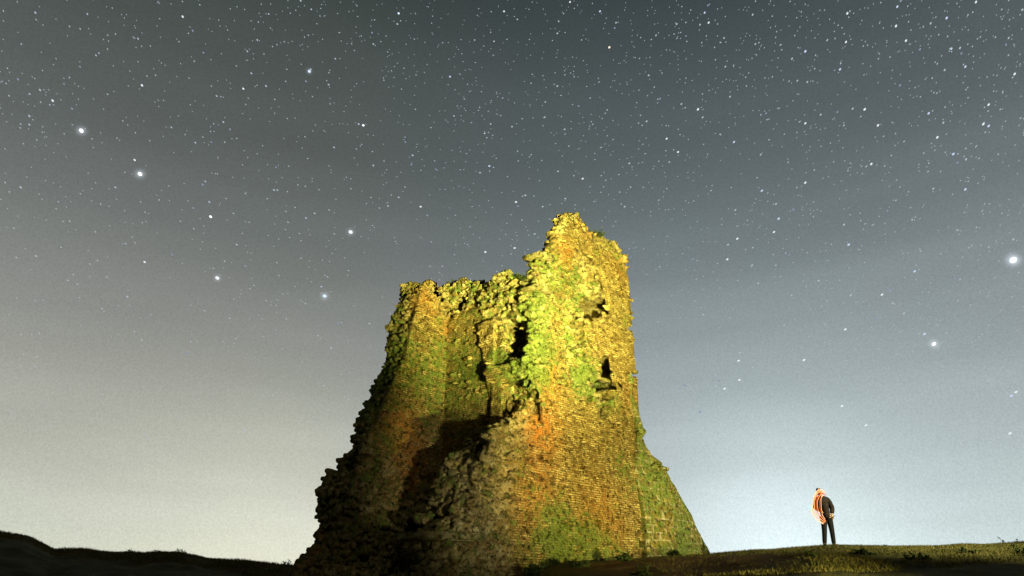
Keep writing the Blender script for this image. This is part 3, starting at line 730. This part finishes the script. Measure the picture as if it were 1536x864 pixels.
# ------------------------------------------------------------------ stars
POLE = ray(721, -132); POLE /= np.linalg.norm(POLE)
M_ST = [emit('starlight_white', (.9, .95, 1.0), 1.6), emit('starlight_blue', (.62, .74, 1.0), 1.3), emit('starlight_warm', (1, .88, .75), 1.2), emit('starlight_faint', (.76, .88, 1.0), .58), emit('starlight_faint_blue', (.62, .74, 1.0), .42), emit('starlight_clear', (.88, .94, 1.0), .95), emit('starlight_clear_blue', (.66, .78, 1.0), .9)]
RS = 9000.0
import bmesh
def unit_ball():
    bm = bmesh.new(); bmesh.ops.create_icosphere(bm, subdivisions=2, radius=1); v = np.array([tuple(p.co) for p in bm.verts]); f = [tuple(q.index for q in fc.verts) for fc in bm.faces]; bm.free(); return v, np.array(f)
BV, BF = unit_ball()
def star_frame(px, py, rpx):
    d = ray(px, py); L = np.linalg.norm(d); d /= L; c = CAM + d * RS
    t = np.cross(POLE, d); sn = np.linalg.norm(t); t /= sn; s = np.cross(d, t)
    pxs = RS / (F * L) * 1.0          # metres per source pixel (approx.)
    trail = 2.6 * sn                   # half length added, source px
    return c, t, s, d, rpx * pxs, (rpx + trail * .5) * pxs
BALLS = {}
def star(px, py, rpx, mi, label, group=None):
    c, t, s, d, r, rl = star_frame(px, py, rpx)
    key = (mi,)
    if key not in BALLS:
        me = bpy.data.meshes.new('star'); me.from_pydata([tuple(v) for v in BV], [], [tuple(f) for f in BF.tolist()]); me.materials.append(M_ST[mi]); BALLS[key] = me
    o = bpy.data.objects.new('star', BALLS[key]); COL.objects.link(o)
    Mx = Matrix(((t[0] * rl, s[0] * r, d[0] * r, c[0]), (t[1] * rl, s[1] * r, d[1] * r, c[1]), (t[2] * rl, s[2] * r, d[2] * r, c[2]), (0, 0, 0, 1)))
    o.matrix_world = Mx; tag(o, label, 'star', group); return o
for px, py, r, mi, lb in [(1520, 390, 5.8, 0, 'biggest brightest star, white, at the right edge of the sky'), (122, 196, 3.6, 0, 'bright star at the far upper left, first of the diagonal handle line'),
        (210, 261, 3.6, 0, 'bright star second along the diagonal handle line at left'), (316, 325, 2.2, 0, 'dimmer bright star ending the handle line at left, above another star'), (326, 417, 2.7, 0, 'bright star low on the left below the handle line'),
        (487, 444, 2.9, 1, 'bright bluish star just left of the tower wall top'), (526, 348, 3.1, 0, 'bright white star above and left of the tower'), (1401, 516, 3.0, 0, 'bright star in the lower right sky above the person'),
        (464, 107, 2.5, 1, 'bright blue star of a close pair high left of centre'), (598, 20, 2.0, 1, 'blue star near the top edge left of centre'), (545, 188, 2.0, 0, 'white star of a close pair, straight above the left wall'),
        (914, 71, 2.0, 2, 'warm white star high above the tower peak')]:
    star(px, py, r * .72, mi, lb)
mid = """274,25,1.8 289,46,1.5 207,58,1.2 386,60,1.3 305,79,1.3 371,77,1.1 377,110,1.4 365,133,1.6 399,129,1.5 466,104,1.5 459,122,1.5 493,127,1.3 503,88,1.1 213,128,1.9 144,83,.9 53,19,1.4 27,119,1.4 60,135,1.5 79,151,1.8 108,163,1.4 44,174,1.5 44,187,1.1 96,126,.9 131,21,1 31,281,1.5 202,240,1.6 173,281,1.1 335,183,1.2 345,194,1.3 325,144,1.1 293,214,1.1 317,213,1 257,191,.9 501,221,1.3 304,277,1.3 308,272,1 314,303,1.2 290,312,1.1 411,285,1.3 416,285,1 414,251,1 459,327,1.2 472,320,1.1 368,399,1.3 355,367,1.1 217,393,1.6 258,382,1.1 54,384,1 451,1,1.5 480,24,1.1 467,14,1.1 403,21,1
558,49,1.4 596,36,1.5 560,66,1.2 664,64,1.2 741,62,1.3 776,29,1.1 756,17,1.6 836,50,1.5 838,32,1.2 855,3,1.6 900,17,1.7 924,34,1.3 922,42,1.4 984,53,1.2 1015,36,1.5 740,83,1.2 675,115,1.6 712,60,1 754,147,1.4 836,129,1.5 818,153,1.1 868,159,1.3 817,176,1.1 681,174,1.1 707,184,1.2 736,186,1.1 768,190,1.3 739,203,1.2 727,200,1.4 847,194,1.3 608,213,1.3 538,186,1.5 619,233,1.5 617,247,1.3 734,249,1.7 720,259,1.3 654,254,1.2 560,248,1.1 837,257,1.2 874,268,1.6 788,293,1.5 774,303,1.7 777,309,1.4 598,296,1.3 631,310,1.6 641,323,1.4 582,309,1.1 814,310,1.2 705,340,1.2 802,351,1.3 772,372,1.6 728,378,1.8 848,298,1.2 1000,208,1.6 1017,228,1.6 970,182,1.4 973,113,1.4 990,148,1.4 1022,156,1.3 944,245,1.4 965,281,1.3 937,310,1.2 1004,243,1 920,209,1
1057,19,1.6 1063,34,1.7 1062,8,1.4 1050,37,1.3 1129,22,1.4 1271,20,1.9 1346,10,1.8 1344,39,1.9 1359,61,1.8 1420,27,2.0 1396,35,1.3 1464,3,1.7 1208,77,2.2 1188,88,1.5 1269,63,1.6 1133,66,1.2 1086,57,1.2 1029,54,1.1 1260,104,1.8 1261,95,1 1380,74,1.5 1427,73,1.6 1440,72,1.5 1442,80,1.3 1448,100,1.6 1417,105,1.3 1509,67,1.2 1513,57,1.1 1522,111,1.8 1350,128,1.5 1211,123,1.3 1095,145,1.3 1047,164,2.1 1054,176,1.3 1088,100,1.2 1297,164,2.1 1279,163,1.4 1317,188,1.9 1149,170,1.4 1231,172,1.3 1208,185,1.6 1256,168,1.3 1393,170,1.8 1483,157,1.7 1475,186,1.9 1483,189,1.9 1415,184,1.3 1406,206,1.9 1430,231,2.0 1449,239,1.5 1436,244,1.4 1101,213,1.7 1141,232,1.1 1307,246,1.8 1448,284,1.8 1400,283,1.2 1208,274,1.7 1143,286,1.6 1164,306,1.5 1190,314,1.4 1168,328,1.9 1161,348,1.6 1106,358,1.7 1092,367,1.4 1091,389,1.6 1039,389,1.5 1128,398,1.3 1103,315,1.3 1184,382,1.1 1273,367,1.9 1266,337,1.5 1331,316,1.2 1372,407,1.6 1228,421,1.3 1432,418,1.1 1520,359,1.3 1137,425,1.1
1078,571,1.5 1074,579,1.3 1087,583,1.6 1109,570,1.6 1110,529,1.2 1108,541,1.6 1027,578,1.5 1056,603,1.4 1087,606,1.2 1050,618,1.5 1077,650,1.3 1206,540,2.0 1268,494,1.7 1276,443,1.5 1323,442,1.6 1333,435,1.3 1339,455,1.4 1356,470,1.4 1314,479,1.2 1387,501,1.7 1386,500,1.2 1263,609,1.7 1262,632,1.5 1210,621,1.4 1299,638,1.6 1517,594,2.0 1524,588,1.8 1515,650,2.0 1330,683,1.2 1055,472,1.1 280,530,1.5 191,445,1.2 366,645,1.1 507,485,1.3 497,522,1 482,430,1.1 120,100,.9 1241,60,1.1 1196,121,1.1"""
for i, tok in enumerate(mid.split()):
    px, py, r = map(float, tok.split(','))
    star(px, py, (.52 + r * .44), ([5, 5, 6] if r > 1.55 else [3, 4, 3])[i % 3], 'small point of starlight, one of the lesser stars scattered over the sky', 'lesser stars of the night sky')
# uncountable faint stars
r = np.random.default_rng(99); VV, FF = [], []; k = 0
lowV, lowF = np.array([(1, 0, 0), (-1, 0, 0), (0, 1, 0), (0, -1, 0), (0, 0, 1), (0, 0, -1)], float), np.array([(0, 2, 4), (2, 1, 4), (1, 3, 4), (3, 0, 4), (2, 0, 5), (1, 2, 5), (3, 1, 5), (0, 3, 5)])
while k < 9500:
    px, py = r.uniform(-500, 2036), r.uniform(-500, 700)
    pr = np.clip(1 - (py - 60) / 640, .12, 1) * (.55 + .45 * np.clip((px - 250) / 500, 0, 1))
    if r.random() > pr: continue
    rr = .5 + .5 * r.random() ** 3
    c, t, s, d, ra, rl = star_frame(px, py, rr)
    VV.append(c + lowV[:, :1] * t * rl + lowV[:, 1:2] * s * ra + lowV[:, 2:] * d * ra); FF.append(lowF + 6 * k); k += 1
tag(mesh_obj('faint_stars', np.concatenate(VV), np.concatenate(FF), M_ST[3], smooth=False), 'countless faint stars dusting the whole night sky', 'stars', kind='stuff')

# ------------------------------------------------------------------ world sky
w = bpy.data.worlds.new('World'); scene.world = w; w.use_nodes = True
nt = NT(w.node_tree); nt.n.clear()
tc = nt.new('ShaderNodeTexCoord').outputs['Generated']
sep = nt.new('ShaderNodeSeparateXYZ'); nt.link(tc, sep.inputs[0])
X, Y, Z = sep.outputs
def lin(c): return tuple(((v / 255 + .055) / 1.055) ** 2.4 if v > 10 else v / 255 / 12.92 for v in c)
rl = nt.ramp(Z, [(0, lin((213, 215, 194))), (.10, lin((198, 201, 187))), (.20, lin((172, 174, 163))), (.32, lin((140, 142, 137))), (.45, lin((110, 115, 113))), (.58, lin((87, 93, 91))), (.74, lin((61, 69, 67)))])
rr_ = nt.ramp(Z, [(0, lin((198, 212, 211))), (.10, lin((186, 198, 198))), (.20, lin((164, 175, 176))), (.32, lin((136, 146, 148))), (.45, lin((110, 120, 122))), (.58, lin((86, 96, 98))), (.74, lin((59, 69, 71)))])
az = nt.math('DIVIDE', X, nt.math('MAXIMUM', Y, .05))
mx = nt.ramp(nt.math('ADD', nt.math('MULTIPLY', az, .8), .5), [(.2, 0.0), (.72, 1.0)], 'EASE')
col = nt.mix(mx, rl, rr_)
def lobe(px, py, tight):
    d = ray(px, py); d /= np.linalg.norm(d); dt = nt.vmath('DOT_PRODUCT', tc, tuple(d)); return nt.math('POWER', nt.math('MAXIMUM', dt, 0), tight)
def scl(c, f):
    return nt.mix(1.0, nt.ramp(0.0, [(0, c), (1, c)]), f, 'MULTIPLY')
def addlobe(col, px, py, tight, c, amt):
    f = nt.math('MULTIPLY', lobe(px, py, tight), amt); return nt.mix(1.0, col, scl(c, f), 'ADD')
col = addlobe(col, 1180, 830, 120, (.8, .95, 1.0), .28)
col = addlobe(col, 1200, 840, 14, (.8, .95, 1.0), .10)
col = addlobe(col, 400, 850, 60, (1.0, .92, .70), .14)
for hx, hy_, sg, am in [(1520, 390, .0060, .5), (122, 196, .0045, .3), (210, 261, .0048, .3), (487, 444, .0045, .25), (526, 348, .0042, .2), (1401, 516, .0045, .28), (326, 417, .004, .2), (464, 107, .003, .2)]:
    d = ray(hx, hy_); d /= np.linalg.norm(d)                       # scattered light round the brightest stars
    q = nt.vmath('LENGTH', nt.vmath('SUBTRACT', tc, tuple(d))); q = nt.math('DIVIDE', q, sg)
    f_ = nt.math('MULTIPLY', nt.math('POWER', 2.718, nt.math('MULTIPLY', nt.math('MULTIPLY', q, q), -1.0)), am)
    col = nt.mix(1.0, col, scl((.80, .90, 1.0), f_), 'ADD')
# thin high cloud, low on the right
mp = nt.new('ShaderNodeMapping'); nt.link(tc, mp.inputs[0]); mp.inputs['Rotation'].default_value = (0, R(-14), 0); mp.inputs['Scale'].default_value = (1.2, 1.2, 9)
cl = nt.ramp(nt.noise(mp.outputs[0], 1.5, 4, .5), [(.35, .955), (.65, 1.06)])
col = nt.mix(1.0, col, cl, 'MULTIPLY')
tint = nt.mix(nt.noise(tc, 2.4, 3), (1.03, .98, 1.0), (.97, 1.02, 1.0)); col = nt.mix(1.0, col, tint, 'MULTIPLY')
gr = nt.ramp(nt.noise(tc, 420, 2, .8), [(.3, .90), (.7, 1.10)]); col = nt.mix(1.0, col, gr, 'MULTIPLY')   # fine grain over the sky
# the town glow is ahead; the sky behind the viewer is dark
bk = nt.ramp(nt.math('ADD', nt.math('MULTIPLY', Y, .5), .5), [(.48, .02), (.74, 1.0)], 'EASE')
col = nt.mix(1.0, col, bk, 'MULTIPLY')
bg = nt.new('ShaderNodeBackground'); nt.link(col, bg.inputs[0]); bg.inputs[1].default_value = 1.0
ow = nt.new('ShaderNodeOutputWorld'); nt.link(bg.outputs[0], ow.inputs[0])

# ------------------------------------------------------------------ lamps: unseen flood on the ruin, plus added fill spots and a fill sun
def spot(name, loc, target, energy, col, size, blend, rad):
    l = bpy.data.lights.new(name, 'SPOT'); l.energy = energy; l.color = col; l.spot_size = R(size); l.spot_blend = blend; l.shadow_soft_size = rad
    o = bpy.data.objects.new(name, l); COL.objects.link(o); o.location = loc
    o.rotation_euler = (Vector(target) - Vector(loc)).to_track_quat('-Z', 'Y').to_euler(); return o
spot('flood_or_fill_spot', (6.0, 2.6, 1.5), (1.4, 21.5, 14.0), 96000, (1.0, .93, .29), 42, 1.0, .35)
spot('flood_or_fill_spot', (9.5, 5.5, 1.5), (3.0, 21.5, 6.4), 25000, (1.0, .86, .30), 38, 1.0, .12)  # added spot that keeps the lower right wall bright
spot('flood_or_fill_spot', (6.5, 1.5, 1.2), (.1, 17.8, 4.4), 6000, (1.0, .92, .66), 19, 1.0, .2)  # added fill to lift the dark rubble stump
spot('flood_or_fill_spot', (17.0, 12.0, 8.0), (10.5, 22.5, 2.8), 14000, (1.0, .93, .48), 56, 1.0, .2)  # added spot to brighten the ground on the right
sun = bpy.data.lights.new('fill_sun', 'SUN'); sun.energy = .12; sun.angle = R(.5); sun.color = (1, .93, .8)  # weak sun added as faint fill for the dark areas
so = bpy.data.objects.new('fill_sun', sun); COL.objects.link(so); so.rotation_euler = (R(62), 0, R(28))

# ------------------------------------------------------------------ render settings
scene.view_settings.view_transform = 'Standard'; scene.view_settings.look = 'None'; scene.view_settings.exposure = 0; scene.view_settings.gamma = 1
scene.render.engine = 'CYCLES'
